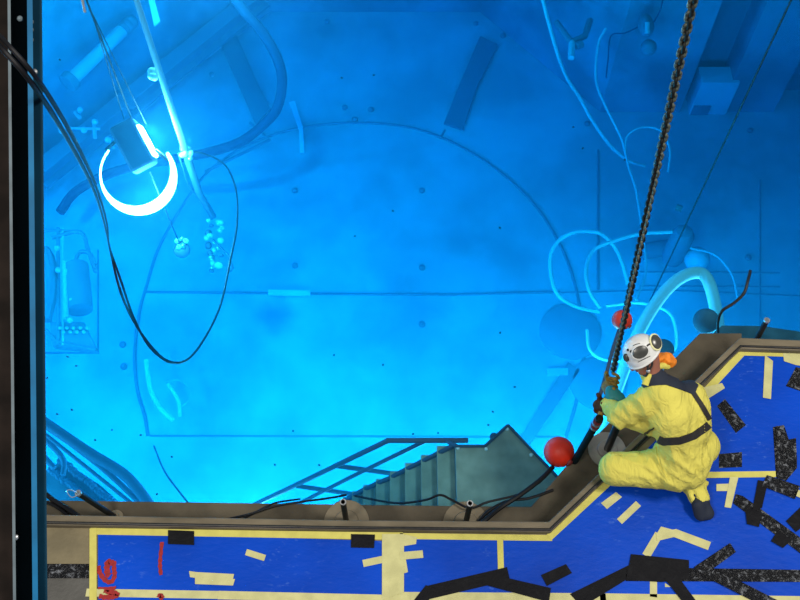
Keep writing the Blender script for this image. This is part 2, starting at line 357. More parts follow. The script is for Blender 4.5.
# left sheet
strip_part('yellow_tape', Y, [(90,530.5),(345,535),(403,536)], 8, z1, A)
strip_part('yellow_tape', Y, [(93,528),(93,610)], 7, z2, A)
strip_part('yellow_tape', Y2, [(86,592.5),(222,595)], 7.5, z1, A)
strip_part('yellow_tape', Y2, [(218,595),(410,599.5)], 8, z2, A)
poly_part('yellow_tape', Y2, [(247,549),(266,555),(264,561),(245,555)], z2, A)
poly_part('yellow_tape', Y2, [(189,571),(196,572),(196,578),(190,577)], z2, A)
poly_part('yellow_tape', Y2, [(195,572),(234,574),(233,579),(235,579),(233,585.5),(195,584)], z3, A)
poly_part('black_tape', B, [(168,530),(194,531),(194,545),(168,544)], z4, A)
poly_part('black_tape', B, [(351,534),(375,534.5),(374,548),(351,547.5)], z4, A)
strip_part('black_tape', B2, [(44,571),(90,571)], 14, z1, A)
# middle band and square
poly_part('yellow_tape', Y2, [(382,534),(404,534),(404,592),(382,600)], z3, Bs)
strip_part('yellow_tape', Y2, [(363,563.5),(384,559)], 7, z2, Bs)
poly_part('yellow_tape', Y2, [(402,534),(417,537),(416,544),(404,546)], z2, Bs)
strip_part('yellow_tape', Y2, [(400,556),(423,554)], 7.5, z4, Bs)
poly_part('yellow_tape', Y2, [(402,545),(406,560),(408,572),(402,574)], z2, Bs)
strip_part('yellow_tape', Y, [(400,536),(552,538)], 6, z1, Bs)
poly_part('yellow_tape', Y, [(497,537),(503,537),(504,569),(498,570)], z2, Bs)
strip_part('yellow_tape', Y2, [(384,596.5),(606,598)], 9, z1, Bs)
# large sheet
strip_part('yellow_tape', Y, [(549,537.5),(622,470)], 7, z2, Cc)
strip_part('yellow_tape', Y2, [(600,598),(810,601)], 9, z1, Cc)
poly_part('yellow_tape', Y2, [(601,503),(616,492),(622,497),(607,509)], z1, Cc)
poly_part('yellow_tape', Y2, [(617,519),(636,501),(641,506),(622,524)], z1, Cc)
strip_part('yellow_tape', Y2, [(646,556),(659,534)], 8, z1, Cc)
poly_part('yellow_tape', Y2, [(656,535),(661,526.5),(674,530),(671,537)], z2, Cc)
poly_part('yellow_tape', Y2, [(656,533),(676,529),(711,542),(708,550),(674,537),(657,541)], z3, Cc)
strip_part('yellow_tape', Y2, [(653.5,580),(653.5,597)], 7, z1, Cc)
poly_part('yellow_tape', Y2, [(665,583),(671,587),(665,587)], z1, Cc)
strip_part('yellow_tape', Y, [(700,475),(777,474)], 6.5, z2, Cc)
poly_part('yellow_tape', Y2, [(730,477),(738.5,477),(731,508),(724.5,507)], z3, Cc)
poly_part('yellow_tape', Y2, [(716.5,484),(732,483.5),(731,491),(716.5,491)], z2, Cc)
poly_part('yellow_tape', Y2, [(797,489),(812,496),(810,502),(794,495)], z5, Cc)
# black tapes, large sheet
poly_part('black_tape', B, [(426,586),(507,567),(510,580),(430,599)], z3, Cc)
poly_part('black_tape', B, [(426,585),(437,590),(424,606),(414,600)], z4, Cc)
poly_part('black_tape', B, [(486,573),(551,588),(549,602),(482,584)], z4, Cc)
poly_part('black_tape', B, [(541,575),(566,564),(572,573),(547,586)], z3, Cc)
poly_part('black_tape', B, [(570,594),(631,564),(634,575),(582,607)], z3, Cc)
poly_part('black_tape', B, [(631,554),(689,560),(689,579),(662,582),(626,580)], z4, Cc)
poly_part('black_tape', B2, [(626,567),(812,570),(812,582),(626,581)], z3, Cc)
poly_part('black_tape', B2, [(694,567),(730,543),(736,552),(703,576)], z5, Cc)
poly_part('black_tape', B, [(664,578),(677,575),(700,606),(686,606)], z5, Cc)
poly_part('black_tape', B2, [(700,574),(724,573),(783,603),(757,603)], z5, Cc)
poly_part('black_tape', B2, [(736,494),(743,496),(812,546),(804,556),(733,503)], z3, Cc)
poly_part('black_tape', B, [(758,480),(768,482),(762,508),(752,512)], z4, Cc)
poly_part('black_tape', B2, [(767,475),(800,486),(795,499),(762,486)], z5, Cc)
poly_part('black_tape', B, [(786,521),(812,496),(812,520),(796,532)], z4, Cc)
poly_part('black_tape', B, [(745,508),(762,512),(759,527),(747,524)], z5, Cc)
poly_part('black_tape', B, [(778,530),(792,540),(783,548),(771,541)], z5, Cc)
# upper right sheet
strip_part('yellow_tape', Y, [(676,424),(742,352.5)], 8, z1, Dd)
strip_part('yellow_tape', Y, [(738,352.5),(812,354.5)], 7, z2, Dd)
poly_part('yellow_tape', Y2, [(783,352),(812,353),(812,367),(796,365),(784,361)], z3, Dd)
poly_part('yellow_tape', Y2, [(765,355),(773,361),(771,399),(763,397.5)], z3, Dd)
poly_part('yellow_tape', Y2, [(701,388),(722,383),(725,388),(706,400),(702,412),(696,405)], z3, Dd)
poly_part('black_tape', B2, [(717,406),(725,399),(746,425),(736,433)], z1, Dd)
poly_part('black_tape', B2, [(719,454),(742,452),(742,467),(719,468)], z1, Dd)
poly_part('black_tape', B2, [(796,367),(815,372),(815,396),(786,386)], z2, Dd)
poly_part('black_tape', B2, [(773,427),(784,425),(789,440),(797,456),(797,468),(786,481),(776,477)], z2, Dd)
poly_part('black_tape', B2, [(786,440),(796,438),(797,462),(787,462)], z3, Dd)
poly_part('black_tape', B2, [(776,426),(781,426),(783,480),(777,478)], z4, Dd)
# marker writing on the left sheet (turned letters G and N, a stroke, a dot)
def mark(px, wd, z=.0155):
    pts = crs([P(a, b, z) for a, b in px], 6); k = len(pts); l, rgt = [], []
    for i in range(k):
        d = pts[min(i+1, k-1)] - pts[max(i-1, 0)]; d.z = 0; d.normalize()
        n = Vector((-d.y, d.x, 0)) * wd / 2 * (1 + .18 * math.sin(i * 1.7)); l.append(pts[i] + n); rgt.append(pts[i] - n)
    m = MB(); m.v = [tuple(p) for p in l + rgt]; m.f = [(i, i + 1, k + i + 1, k + i) for i in range(k - 1)]
    o = m.build('marker_writing', M['paint']); under(o, A); sol = o.modifiers.new('s', 'SOLIDIFY'); sol.thickness = .0006; return o
mark([(98,566),(100,573),(105,580),(111,582),(114.5,576),(114,569),(114,561)], .026, .0095)
mark([(113,563),(108,562),(107,567),(107.5,574),(109.5,576)], .034, .0098)
mark([(99,596),(106,597.5),(113,597),(117.5,595),(114,592.5),(104,590.5)], .026, .0150)
mark([(98,588),(107,588),(116,587)], .012, .0154)
mark([(115,588),(106,591),(111,594),(102,599)], .020, .0158)
mark([(162,542),(160.5,556),(160,566),(161,575)], .022, .0095)
mark([(158.5,597.5),(160,595),(162,597),(160,599.5)], .024, .0150)

# ------------------------------------------------------------------ pipe stubs standing on the ledge
def stub(px, py, label, lean=(0, 0), ztop=.1, r=.019, fl=.15, m='dark', fm='flange'):
    t = P(px, py, ztop); base = Vector((t.x + lean[0], t.y + lean[1], ZL))
    g = thing('pipe_stub', label, 'pipe', base)
    b = MB(); d = t - base
    b.tube([base, base + d * .5, t, t, base + d * .6], [r, r, r, r * .68, r * .68], 16, cap=False)
    under(b.build('tube', M[m], None, True), g)
    rg = MB().tube([t - d.normalized() * .012, t + d.normalized() * .003, t + d.normalized() * .003, t - d.normalized() * .01], [r * 1.08, r * 1.08, r * .7, r * .7], 16, cap=False)
    under(rg.build('rim', M['chrome'], None, True), g)
    f = MB().lathe([(fl, 0), (fl, .012), (fl * .55, .016), (fl * .5, .03), (r * 1.1, .03)], Matrix.Translation(base), 32)
    under(f.build('flange', M[fm], None, True), g)
    return g
stub(343, 502, 'open pipe stub rising from the ledge, left of the submerged stairs')
stub(470, 503.5, 'open pipe stub rising from the ledge beside the tangle of black hoses', m='dark')
stub(767, 320, 'black pipe stub leaning over the water at the far right', lean=(-.03, -.12), ztop=.2, fl=.08)
stub(78, 493, 'slanting pipe stub with a loose wire ring at the bottom left', lean=(.13, -.03), ztop=.08, fl=.05)
rg = MB().tube(crs([P(a, b, .09) for a, b in ((67,491),(71,490),(77,493),(76,496),(71,497))], 6, True), .003, 6, closed=True)
tag(rg.build('wire_ring', M['chrome'], None, True), 'thin wire ring hanging on the slanting pipe stub', 'ring')
stub(620, 419, 'dark pipe stub on a bright round flange under the worker\'s arm', lean=(.0, -.04), ztop=.12, r=.026, fl=.13, m='dark', fm='brightflange')

# ------------------------------------------------------------------ inclined beam on the left, near the lens
def pl(px0, px1, d, dz=0):                             # a pair of points: below and above the frame
    a, b = D(px0, 0, d), D(px1, 600, d); v = (b - a); t0 = -1.2; L = (b.z - .0) / -v.z
    return b + v * L * .985, a - v * 1.3
bm_root = thing('steel_beam', 'dark inclined steel beam with a blue flange down the left edge', 'beam', (-.9, -2, 0))
for nm, mt, x0, x1, d0, d1 in (('web', 'teal', 10, 31, 2.02, 2.10), ('flange', 'navyp', 31, 42.0, 1.97, 2.12), ('blue_strip', 'bluep', 27, 32.5, 1.95, 1.975), ('edge_strip', 'edge', 7.5, 10.5, 1.96, 2.0), ('outer_plate', 'rust', -40, 8, 2.0, 2.08)):
    q = []
    for d in (d0, d1):
        for x in (x0, x1):
            a, b = pl(x, x + (5.5 if x > 5 else 4), d); q.append((a, b))
    bot = [q[0][0], q[1][0], q[3][0], q[2][0]]; top = [q[0][1], q[1][1], q[3][1], q[2][1]]
    under(MB().prism(top, bot).build(nm, M[mt]), bm_root)
for (px, py, mt) in ((35, 72, 'chrome'), (20.5, 19, 'edge'), (16, 537, 'chrome'), (31, 22, 'edge'), (31, 30, 'edge'), (31, 40, 'edge')):
    bb = MB().lathe([(.006, 0), (.006, .004), (.003, .007)], Matrix.Translation(D(px, py, 1.97)) @ Matrix.Rotation(TH, 4, 'X'), 10)
    under(bb.build('bolt', M[mt], None, True), bm_root)

# ------------------------------------------------------------------ black cable pair: from the bridge into the water
dp = [(-30,20,1.75),(0,47,1.8),(38,92,1.92),(75,152,2.6),(95,193,3.9),(105,226,5.2)]
pts = [D(a, b, d) for a, b, d in dp]
def cable(off, nm, lbl, r0, wet):
    a = [p + Vector(off) for p in pts] + [P(x, y, z) for x, y, z in wet]
    s = crs(a, 8); k = len(s)
    return tag(MB().tube(s, [r0 * (1 + .9 * min(1, max(0, (i - 44) / 12))) for i in range(k)], 8).build(nm, M['black'], None, True), lbl, 'cable')
cable((0, 0, 0), 'cable', 'long black cable crossing the beam and looping through the water at the left', .0055,
      [(110,250,-.3),(120,290,-.6),(133,320,-1),(150,345,-1.2),(166,360,-1.4),(182,362,-1.5),(196,351,-1.6),(212,325,-1.8),(222,300,-2),(230,262,-2.4),(237,225,-2.8),(236,190,-3.2),(225,165,-3.4),(205,154,-3.5),(190,152,-3.5)])
cable((.012, .006, .004), 'cable', 'second black cable running beside the long cable, ending at the loop bottom', .005,
      [(110,248,-.3),(122,284,-.6),(133,316,-.98),(148,345,-1.18),(166,361,-1.38),(180,363,-1.5)])

# ------------------------------------------------------------------ hanging underwater lamp
def plumb(px, py, z): p = P(px, py, z); return p
ZLAMP = -2.6
lc = P(134, 146, ZLAMP)
lamp = thing('underwater_lamp', 'boxy dark underwater floodlight with a glowing side and bright ring bracket', 'lamp', lc)
sx = (lc - Vector((0, 0, CAMZ))).length / F               # metres per pixel there
R0 = Matrix(((1, 0, 0), (0, ct, -st), (0, st, ct)))        # a tilt so that the box shows its broad back
rot = R0.to_4x4() @ Matrix.Rotation(math.radians(28), 4, 'Z')
hw, hh = 12.8 * sx, 24 * sx
LM = Matrix.Translation(lc) @ rot
b = MB().box((-hw, -hh, -.10), (hw, hh, .10), LM); o = b.build('housing', M['rail'], None, False, bevel=.035); under(o, lamp)
em = glow('lamp_glow', (.85, .97, 1.0), 30)
b = MB().box((hw - .02, -hh * .78, -.08), (hw + .03, hh * .62, .085), LM); under(b.build('lens', em, None, False, bevel=.02), lamp)
# ring bracket: centre (138,175), radius ~35 px, facing the viewer; the lamp's shine on it is put in as glow
rc = P(137, 174, ZLAMP - .05)
ringp = []
for k in range(29):
    q = math.radians(140 + k * (255) / 28)
    ringp.append(rc + cv(math.cos(q) * 34.5 * sx, math.sin(q) * 34.5 * sx, 0))
rr = [.010 + .05 * max(0, math.sin(PI * (k - 5) / 25)) ** 1.5 if k >= 5 else .010 for k in range(29)]
ringm = glow('lit_bracket_glow', (.72, .93, 1.0), 26)
under(MB().tube(ringp, rr, 12).build('ring_bracket', ringm, None, True), lamp)
for s, (qa, qb) in enumerate((((119, 138), (106, 150)), ((156, 150), (168, 160)))):
    under(MB().tube([P(*qa, ZLAMP), P(*qb, ZLAMP)], .02, 8).build('bracket_arm', M['dark'], None, True), lamp)
cabt = Vector((lc.x, lc.y + .05, 5.2)); c0 = P(131, 117, ZLAMP + .12)
xx, yy = c0.x, c0.y
under(MB().tube([c0, (xx, yy, zfor(xx, yy, 60)), (xx - .01, yy, zfor(xx, yy, -60))], .010, 8).build('power_cable', M['black'], None, True), lamp)
for dx, e in ((-.11, (124, 119)), (.17, (146, 124))):
    a = P(*e, ZLAMP + .1); under(MB().tube([a, (xx, yy, zfor(xx, yy, 12))], .005, 6).build('sling_wire', M['black'], None, True), lamp)
under(MB().tube([D(82, -2, 5.0), D(85, 12, 5.05)], .008, 8).build('cable_highlight', M['chrome'], None, True), lamp)  # chrome tube standing in for a highlight on the cable
l = point('underwater_lamp_light', tuple(LM @ Vector((hw + .12, 0, 0))), 160, r=.08)
l2 = point('underwater_lamp_light', tuple(rc + cv(.06, -.22, -.3)), 210, r=.16)
# weight below the lamp
wc = P(182, 250, -4.2)
wt = thing('hanging_weight', 'round sinker with bright fittings hanging on a thin wire below the lamp', 'weight', wc)
under(MB().ball(wc, .105, 14, (1, 1, .9)).build('ball', M['midblue'], None, True), wt)
for k, (a, b) in enumerate(((177,241),(182,239),(179,247),(183,246),(186,241))):
    under(MB().ball(P(a, b, -4.1), .035, 8).build('fitting', M['chrome'] if k % 2 else M['pale'], None, True), wt)
under(MB().tube([P(150,172,ZLAMP), wc + Vector((0, 0, .1))], .008, 6).build('wire', M['rail'], None, True), wt)

# ------------------------------------------------------------------ long pole with couplings
pb = P(218, 250, -5.0); x, y = pb.x, pb.y
pole = thing('probe_pole', 'pale vertical pole with a bright coupling and glittering valve cluster at its foot', 'pole', pb)
zc = zfor(x, y, 153); zt = zfor(x, y, -40)
topz = [(130,0),(150,50),(165,95),(186,153)]
pp = [P(130, -20, zc + 1.9), P(186, 153, zc)]
under(MB().tube([pp[0], pp[0].lerp(pp[1], .5), pp[1]], [.03, .035, .04], 12).build('upper_tube', M['deep'], None, True), pole)
lw = [pp[1], P(200, 195, (zc - 5) / 2), P(213, 216, -4.7)]
under(MB().tube(lw, .045, 12).build('lower_tube', M['midblue'], None, True), pole)
under(MB().tube([lw[0] + Vector((-.09, 0, 0)), P(188, 185, (zc - 5) / 2), lw[2]], .008, 6).build('hose', M['midblue'], None, True), pole)
for k in range(7):
    q = k * 2.4; under(MB().ball(pp[1] + Vector((math.cos(q) * .05, math.sin(q) * .05, .05 * math.sin(3 * q))), .035, 8).build('lug_or_glint', M['chrome'] if k % 2 else M['pale'], None, True), pole)
rs = random.Random(4)
for k in range(22):
    c = P(213 + rs.uniform(-6, 10), 218 + k * 2.5, -4.9); s_ = rs.uniform(.03, .062)
    under(MB().ball(c, s_, 8, (1, rs.uniform(.6, 1.3), 1)).build('fitting', M[rs.choice(['chrome', 'midblue', 'pale', 'midblue'])], None, True), pole)
under(MB().tube([P(a, b, -4.8) for a, b in ((213,240),(228,255),(233,268),(229,272))], .018, 8).build('handle', M['midblue'], None, True), pole)
for a, b_, s_ in ((152,72,.05),(154,77,.045),(151,76,.04),(155,70,.03)): under(MB().ball(P(a, b_, zc + .9), s_, 8).build('lug_or_glint', M['pale'], None, True), pole)  # pale balls standing in for glints near the pole's top
plate('glint_plate', 'small pale plate standing in for a glint near the top edge, right of the vertical pole', 'plate', [(147,-6),(153,-6),(160,20),(154,25)], -3.6, .03, 'pale')  # flat pale piece built in place of a bright streak of light
l3 = point('coupling_light', tuple(pp[1] + Vector((.1, -.12, .35))), 14, r=.04)  # bare point light beside the coupling, without a fixture

# ------------------------------------------------------------------ things lying and hanging in the pool
def hose(name, lbl, px, r, mt, cat='hose', n=8, group=None):
    return tag(MB().tube(crs([P(a, b, z) for a, b, z in px], 7), r, n).build(name, M[mt], None, True), lbl, cat, group)
hose('suction_hose', 'thick dark blue hose curving down from the top edge at the left', [(222,-25,-3.4),(240,6,-3.6),(262,32,-4),(277,58,-4.4),(282,82,-4.8),(277,108,-5.2),(262,126,-5.5),(240,142,-5.8),(210,152,-6),(180,158,-6.2),(120,170,-6.5),(78,190,-6.6),(60,212,-6.6)], .075, 'hosedark', n=14)
pc = [P(66, 85, -5), P(128, 25, -5)]
pt = thing('pipe_section', 'pale cylindrical pipe slanting in the upper left of the pool', 'pipe', pc[0])
under(MB().tube([pc[0].lerp(pc[1], .1), pc[1]], .10, 16).build('barrel', M['deeppale'], None, True), pt)
under(MB().tube([pc[0].lerp(pc[1], .02), pc[0].lerp(pc[1], .1)], .15, 16).build('flange', M['deep'], None, True), pt)
for f_ in (.93, .99, 1.05): under(MB().ball(pc[0].lerp(pc[1], f_), .11, 10).build('fitting', M['deep'], None, True), pt)
bg = thing('support_beam', 'dark blue diagonal beam crossing the upper left corner of the pool', 'beam', P(150, 100, -6.2))
a, b_ = P(35, 172, -6.2), P(262, -12, -6.2); d = (b_ - a).normalized(); n = Vector((-d.y, d.x, 0))
def girder(a, b_, wd, root, z0=.0):
    d = (b_ - a).normalized(); n = Vector((-d.y, d.x, 0)) * wd
    under(MB().slab([a - n, b_ - n, b_ + n, a + n], a.z - .02, a.z + .02).build('flange', M['deep'], None), root)
    under(MB().slab([a - n, b_ - n, b_ + n, a + n], a.z - .34, a.z - .30).build('flange', M['deep'], None), root)
    n2 = n * .12
    under(MB().slab([a - n2, b_ - n2, b_ + n2, a + n2], a.z - .31, a.z - .01).build('web', M['deep'], None), root)
girder(a, b_, .14, bg)
# cluster of valves upper left
vc = thing('valve_cluster', 'faint cluster of small valves and pipes left of the floodlight', 'valve', P(90, 125, -5.8))
for pth, r in (([(62,128),(100,129)], .02), ([(94,120),(95,138)], .03), ([(108,138),(114,148)], .02), ([(60,118),(62,132)], .05), ([(75,112),(80,118)], .035)):
    under(MB().tube([P(a, b, -5.8) for a, b in pth], r, 8).build('pipe', M['deeppale'], None, True), vc)
for a, b in ((95,122),(108,140),(84,130),(80,110)): under(MB().ball(P(a, b, -5.7), .05, 8).build('knob', M['deeppale'], None, True), vc)
# device at far left
dv = thing('pump_rig', 'tall submerged pump rig with a framed cage at the left edge of the pool', 'pump', P(75, 300, -5.5))
ZD = -5.4
for pth, r, mt in (([(58,228),(58,345)], .025, 'deep'), ([(63,228),(63,345)], .018, 'deeppale'), ([(45,230),(75,231)], .02, 'deep'), ([(52,238),(80,232),(88,250),(96,272)], .03, 'deep'),
                   ([(75,262),(80,252),(90,254),(95,265)], .03, 'deep'), ([(46,330),(60,342),(96,350)], .02, 'deep'), ([(44,250),(50,262),(52,290),(46,320)], .08, 'deep')):
    under(MB().tube(crs([P(a, b, ZD) for a, b in pth], 4), r, 8).build('pipe', M[mt], None, True), dv)
under(MB().tube([P(76,266,ZD), P(80,310,ZD)], .17, 18).build('motor_body', M['deep'], None, True), dv)
under(MB().tube([P(65,262,ZD+.1), P(66,318,ZD+.1)], .035, 10).build('bright_tube', M['deeppale'], None, True), dv)
bs = pxs([(50,322),(84,322),(97,350),(52,345)], ZD); under(MB().prism(bs, [p - Vector((0, 0, .12)) for p in bs]).build('base_plate', M['deep'], None), dv)
for k in range(9): under(MB().ball(P(60 + k * 3.4, 328 + (k % 2) * 4, ZD + .03), .025, 6).build('bolt', M['deeppale'], None, True), dv)
for a, b in ((57,248),(58,270),(66,272),(72,300),(70,320)): under(MB().ball(P(a, b, ZD + .12), .04, 8).build('fitting', M['deeppale'], None, True), dv)
# hatch outline under the rig
for pth in ([(45,353),(98,353)], [(98,250),(98,353)]): seam([P(a, b, ZF) for a, b in pth], .014)
# rack lower left: rails and chain-like racks
rk = thing('submerged_rack', 'dark submerged rack with long rails in the bottom left corner of the pool', 'rack', P(90, 470, -2.2))
for pth, r, z in (([(38,418),(88,452),(128,478),(160,520)], .055, -3.3), ([(44,424),(100,466),(150,512)], .03, -3.4), ([(40,430),(80,462),(140,510)], .02, -3.5), ([(40,435),(56,450),(64,462),(63,475)], .03, -3.6), ([(38,450),(54,468)], .03, -3.7)):
    under(MB().tube(crs([P(a, b, z) for a, b in pth], 5), r, 10).build('rail', M['rail'], None, True), rk)
pl_ = pxs([(36,478),(62,460),(100,485),(140,520),(36,530)], -3.9)
under(MB().prism(pl_, [p - Vector((0, 0, .05)) for p in pl_]).build('deck_plate', M['rail2'], None), rk)
for k in range(22):
    t = k / 21; a, b = 62 + t * 55, 462 + t * 44
    for j, off in enumerate((0, 9)):
        under(MB().lathe([(.035, 0), (.04, .05), (.02, .08)], Matrix.Translation(P(a - off + rs.uniform(-1, 1), b + off + rs.uniform(-1, 1), -3.88)), 8).build('bolt', M['rail'], None, True), rk)
# strips on the pool floor and slope
plate('strap_or_shadow', 'wide dark strap lying on the pool floor right of centre top', 'strap', [(480,36),(498,44),(476,88),(463,129),(444,123),(458,88)], ZF + .07, .05, 'deep')
plate('strap_or_shadow', 'faint grey blue band lying on the pool floor inside the thick hose', 'strap', [(218,38),(230,20),(256,80),(270,108),(256,124)], ZF + .05, .04, 'seam')
plate('marker_bar', 'short bright white bar lying across the floor seam', 'bar', [(268,289.5),(310,290.5),(310,294.5),(268,293.5)], ZF + .1, .06, 'bright')
plate('glass_strip', 'bright thin strip lying on the pool floor right of the thick hose', 'strip', [(289,102),(295,101),(303,128),(304,152),(300,152),(299,130)], ZF + .05, .03, 'bright')
plate('white_cover', 'faint white plate on the pool floor by the right end of the arch', 'plate', [(547,368),(568,368),(568,375),(547,375)], ZF + .06, .04, 'pale')
# box at foot of gate
q = P(709, 112, ZF)
gb = thing('junction_box', 'pale square box standing at the foot of the dark gate slot', 'box', (q.x, q.y - .05, ZF))
x0, x1 = xat(690, 108), xat(727, 108); zt_ = zfor(0, yR, 80)
under(MB().box((x0, yR - .06, ZF), (x1, yR + .3, zt_)).build('body', M['pale'], None, bevel=.01), gb)
under(MB().box((x0 + .02, yR - .08, ZF + .01), (x0 + (x1 - x0) * .5, yR - .05, ZF + (zt_ - ZF) * .3)).build('panel', M['deep'], None, bevel=.01), gb)
# pumps at top right
def pump(px, py, z, label, flip=1):
    c = P(px, py, z); g = thing('small_pump', label, 'pump', c)
    m = Matrix.Translation(c) @ R0.to_4x4()
    s_ = (c - Vector((0, 0, CAMZ))).length / F
    under(MB().ball(c + cv(0, 8 * s_, 0), 9 * s_, 12, (.8, 1.5, .8)).build('housing', M['deep'], None, True), g)
    under(MB().ball(c + cv(2 * s_, -13 * s_, .02), 7.5 * s_, 12).build('bulb', M['deep'], None, True), g)
    under(MB().tube([c + cv(-2 * s_, 7 * s_, .2), c + cv(-2 * s_, -3 * s_, .2)], 2.4 * s_, 10).build('label_plate', M['deeppale'], None, True), g)
    return g
pump(646, 34, -4.7, 'rounded dark pump hanging by a wire near the top edge, left of the chain')
hose('wire', 'thin wire running from the top edge down to the rounded pump', [(664,-10,-4.0),(661,8,-4.2),(654,22,-4.6)], .010, 'rail', 'wire')
hose('wire', 'thin wire looping left of the rounded pump', [(640,26,-4.7),(625,33,-4.8),(611,36,-4.9),(608,60,-5.1),(606,78,-5.3)], .010, 'rail', 'wire')
g = thing('tool_bracket', 'small dark forked bracket on the pool wall near the top, right of centre', 'bracket', P(572, 40, -4.8))
for pth, r, mt in (([(572,42),(571,58)], .05, 'pale'), ([(572,42),(585,36),(590,20)], .05, 'deep'), ([(571,42),(562,30),(556,22)], .05, 'deep'), ([(576,46),(582,44)], .06, 'deep')):
    under(MB().tube([P(a, b, -4.8) for a, b in pth], r, 8).build('prong', M[mt], None, True), g)
# pale hoses on the right
hose('thin_hose', 'long pale thin hose sweeping from the top edge down the right of the pool', [(541,-8,-3.5),(548,20,-3.9),(558,55,-4.4),(567,78,-4.8),(580,98,-5.1),(592,120,-5.4),(610,145,-5.6),(628,160,-5.7),(645,166,-5.8)], .027, 'deeppale')
hose('thin_hose', 'pale thin hose with a loop, hanging behind the chain', [(606,28,-4.5),(598,45,-4.7),(596,80,-5),(605,105,-5.2),(622,140,-5.5),(628,165,-5.6),(636,190,-5.7),(642,230,-5.7),(646,270,-5.6),(636,300,-5.5)], .02, 'deeppale')
hose('thin_hose', 'pale hose loop standing left of the chain near the middle', [(626,160,-5.6),(626,140,-5.5),(634,130,-5.4),(648,127,-5.4),(662,132,-5.4),(670,150,-5.5),(668,172,-5.6)], .016, 'deeppale')
hose('hose_loop', 'large pale hose loop left of the distant red float', [(600,312,-5.6),(575,306,-5.6),(556,292,-5.5),(550,262,-5.4),(556,244,-5.3),(572,233,-5.2),(596,232,-5.2),(612,243,-5.2),(622,262,-5.3),(628,285,-5.4)], .028, 'deeppale')
hose('hose_loop', 'second pale hose loop overlapping the large one beside the chain', [(600,308,-5),(590,292,-5),(586,272,-5),(592,252,-5),(608,243,-5),(640,234,-5),(672,232,-5)], .026, 'deeppale')
hose('hose_loop', 'pale hose ring around the distant red float', [(587,330,-4.6),(590,350,-4.6),(606,360,-4.6),(640,360,-4.6),(672,352,-4.6),(676,332,-4.6),(668,312,-4.6),(640,303,-4.6),(606,306,-4.6)], .02, 'deeppale')
hose('thin_hose', 'faint arc of thin hose at the right above the white intake hose', [(690,248,-6),(715,255,-6),(732,275,-6),(738,300,-6)], .018, 'deeppale')
hose('thin_hose', 'bright curled thin hose on the pool floor at the lower left', [(146,360,-6.6),(150,388,-6.6),(160,408,-6.6),(173,420,-6.6)], .034, 'bright')
hose('thin_hose', 'curled hose end lying beside the bright curl at the lower left', [(168,384,-6.6),(178,400,-6.6),(180,416,-6.6)], .026, 'bright')
hose('thin_hose', 'faint hoop of thin hose right of the bright curl at the lower left', [(166,382,-6.6),(178,380,-6.6),(189,388,-6.6),(190,398,-6.6),(182,406,-6.6)], .012, 'deeppale')
hose('thin_wire', 'thin dark wire slanting to the ledge at the lower left', [(154,446,-4),(165,472,-3),(188,503,-2)], .009, 'rail', 'wire')
wx = P(640, 322, -5.2)
tag(MB().tube([(wx.x, wx.y, zfor(wx.x, wx.y, 322)), (wx.x, wx.y, zfor(wx.x, wx.y, -40))], .009, 6).build('plumb_wire', M['black'], None, True), 'long dark wire hanging from the top right corner down past the round tank', 'wire')
hose('intake_hose', 'thick white intake hose arching through the water behind the worker', [(588,460,-3.6),(606,420,-3.3),(622,375,-2.9),(640,330,-2.6),(662,295,-2.4),(682,277,-2.3),(700,273,-2.3),(709,283,-2.3),(715,305,-2.4),(719,330,-2.5),(722,350,-2.6)], .062, 'deeppale', n=14)
hose('thin_hose', 'thin dark hose curling out of the water left of the black pipe stub', [(718,332,-.5),(718,322,-.3),(722,311,-.2),(734,303,-.15),(744,293,-.1),(748,280,-.05),(750.5,270,0)], .011, 'dark')
for c_, r_, lb in (((570, 332), .47, 'dark disc standing in for a shadow on the pool floor left of the small red float'), ((598, 384), .42, 'dark round cover lying on the pool floor beside the worker\'s gloves')):
    p = P(*c_, ZF); tag(MB().lathe([(r_, 0), (r_, .03), (r_ * .9, .05), (.01, .05)], Matrix.Translation(p), 36).build('floor_shadow_disc', M['disc_shadow'], None, True), lb, 'disc_shadow')  # thin dark discs built in place of the floats' cast shadows
plate('strap_or_shadow', 'long faint band standing in for a shadow on the pool floor below the round discs', 'strap', [(568,362),(580,370),(530,444),(516,444)], ZF + .05, .03, 'seam')  # flat dark band built in place of a cast shadow
tk = thing('round_tank', 'dark rounded tank standing on the pool floor at the right', 'tank', P(683, 245, -6.4))
c = P(683, 235, -6); tkz = []
under(MB().lathe([(.14, -.7), (.17, -.6), (.17, 0), (.12, .1), (.02, .14)], Matrix.Translation(c), 24).build('tank_body', M['deep'], None, True), tk)
under(MB().ball(P(697, 259, -6.4), .19, 12).build('end_cap', M['pale'], None, True), tk)
under(MB().tube([P(676,207,-5.9), P(682,209,-5.9)], .05, 8).build('valve', M['grating'], None, True), tk)
under(MB().tube([P(640,252,-6.7), P(675,246,-6.7)], .13, 12).build('outlet_pipe', M['deep'], None, True), tk)
for c_, r, lbl in (((706,321,-1.7), .115, 'dark round float just under the water at the kerb corner, beside the white hose'), ((663,350,-1.8), .10, 'dark round float under the water just behind the worker\'s helmet')):
    p = P(*c_); g = thing('submerged_float', lbl, 'float', p); under(MB().ball(p, r, 16).build('ball', M['rail2'], None, True), g)
    under(MB().tube([p + Vector((0, 0, -r)), p + Vector((0, .02, -r - .12))], .012, 8).build('stem', M['rail'], None, True), g)

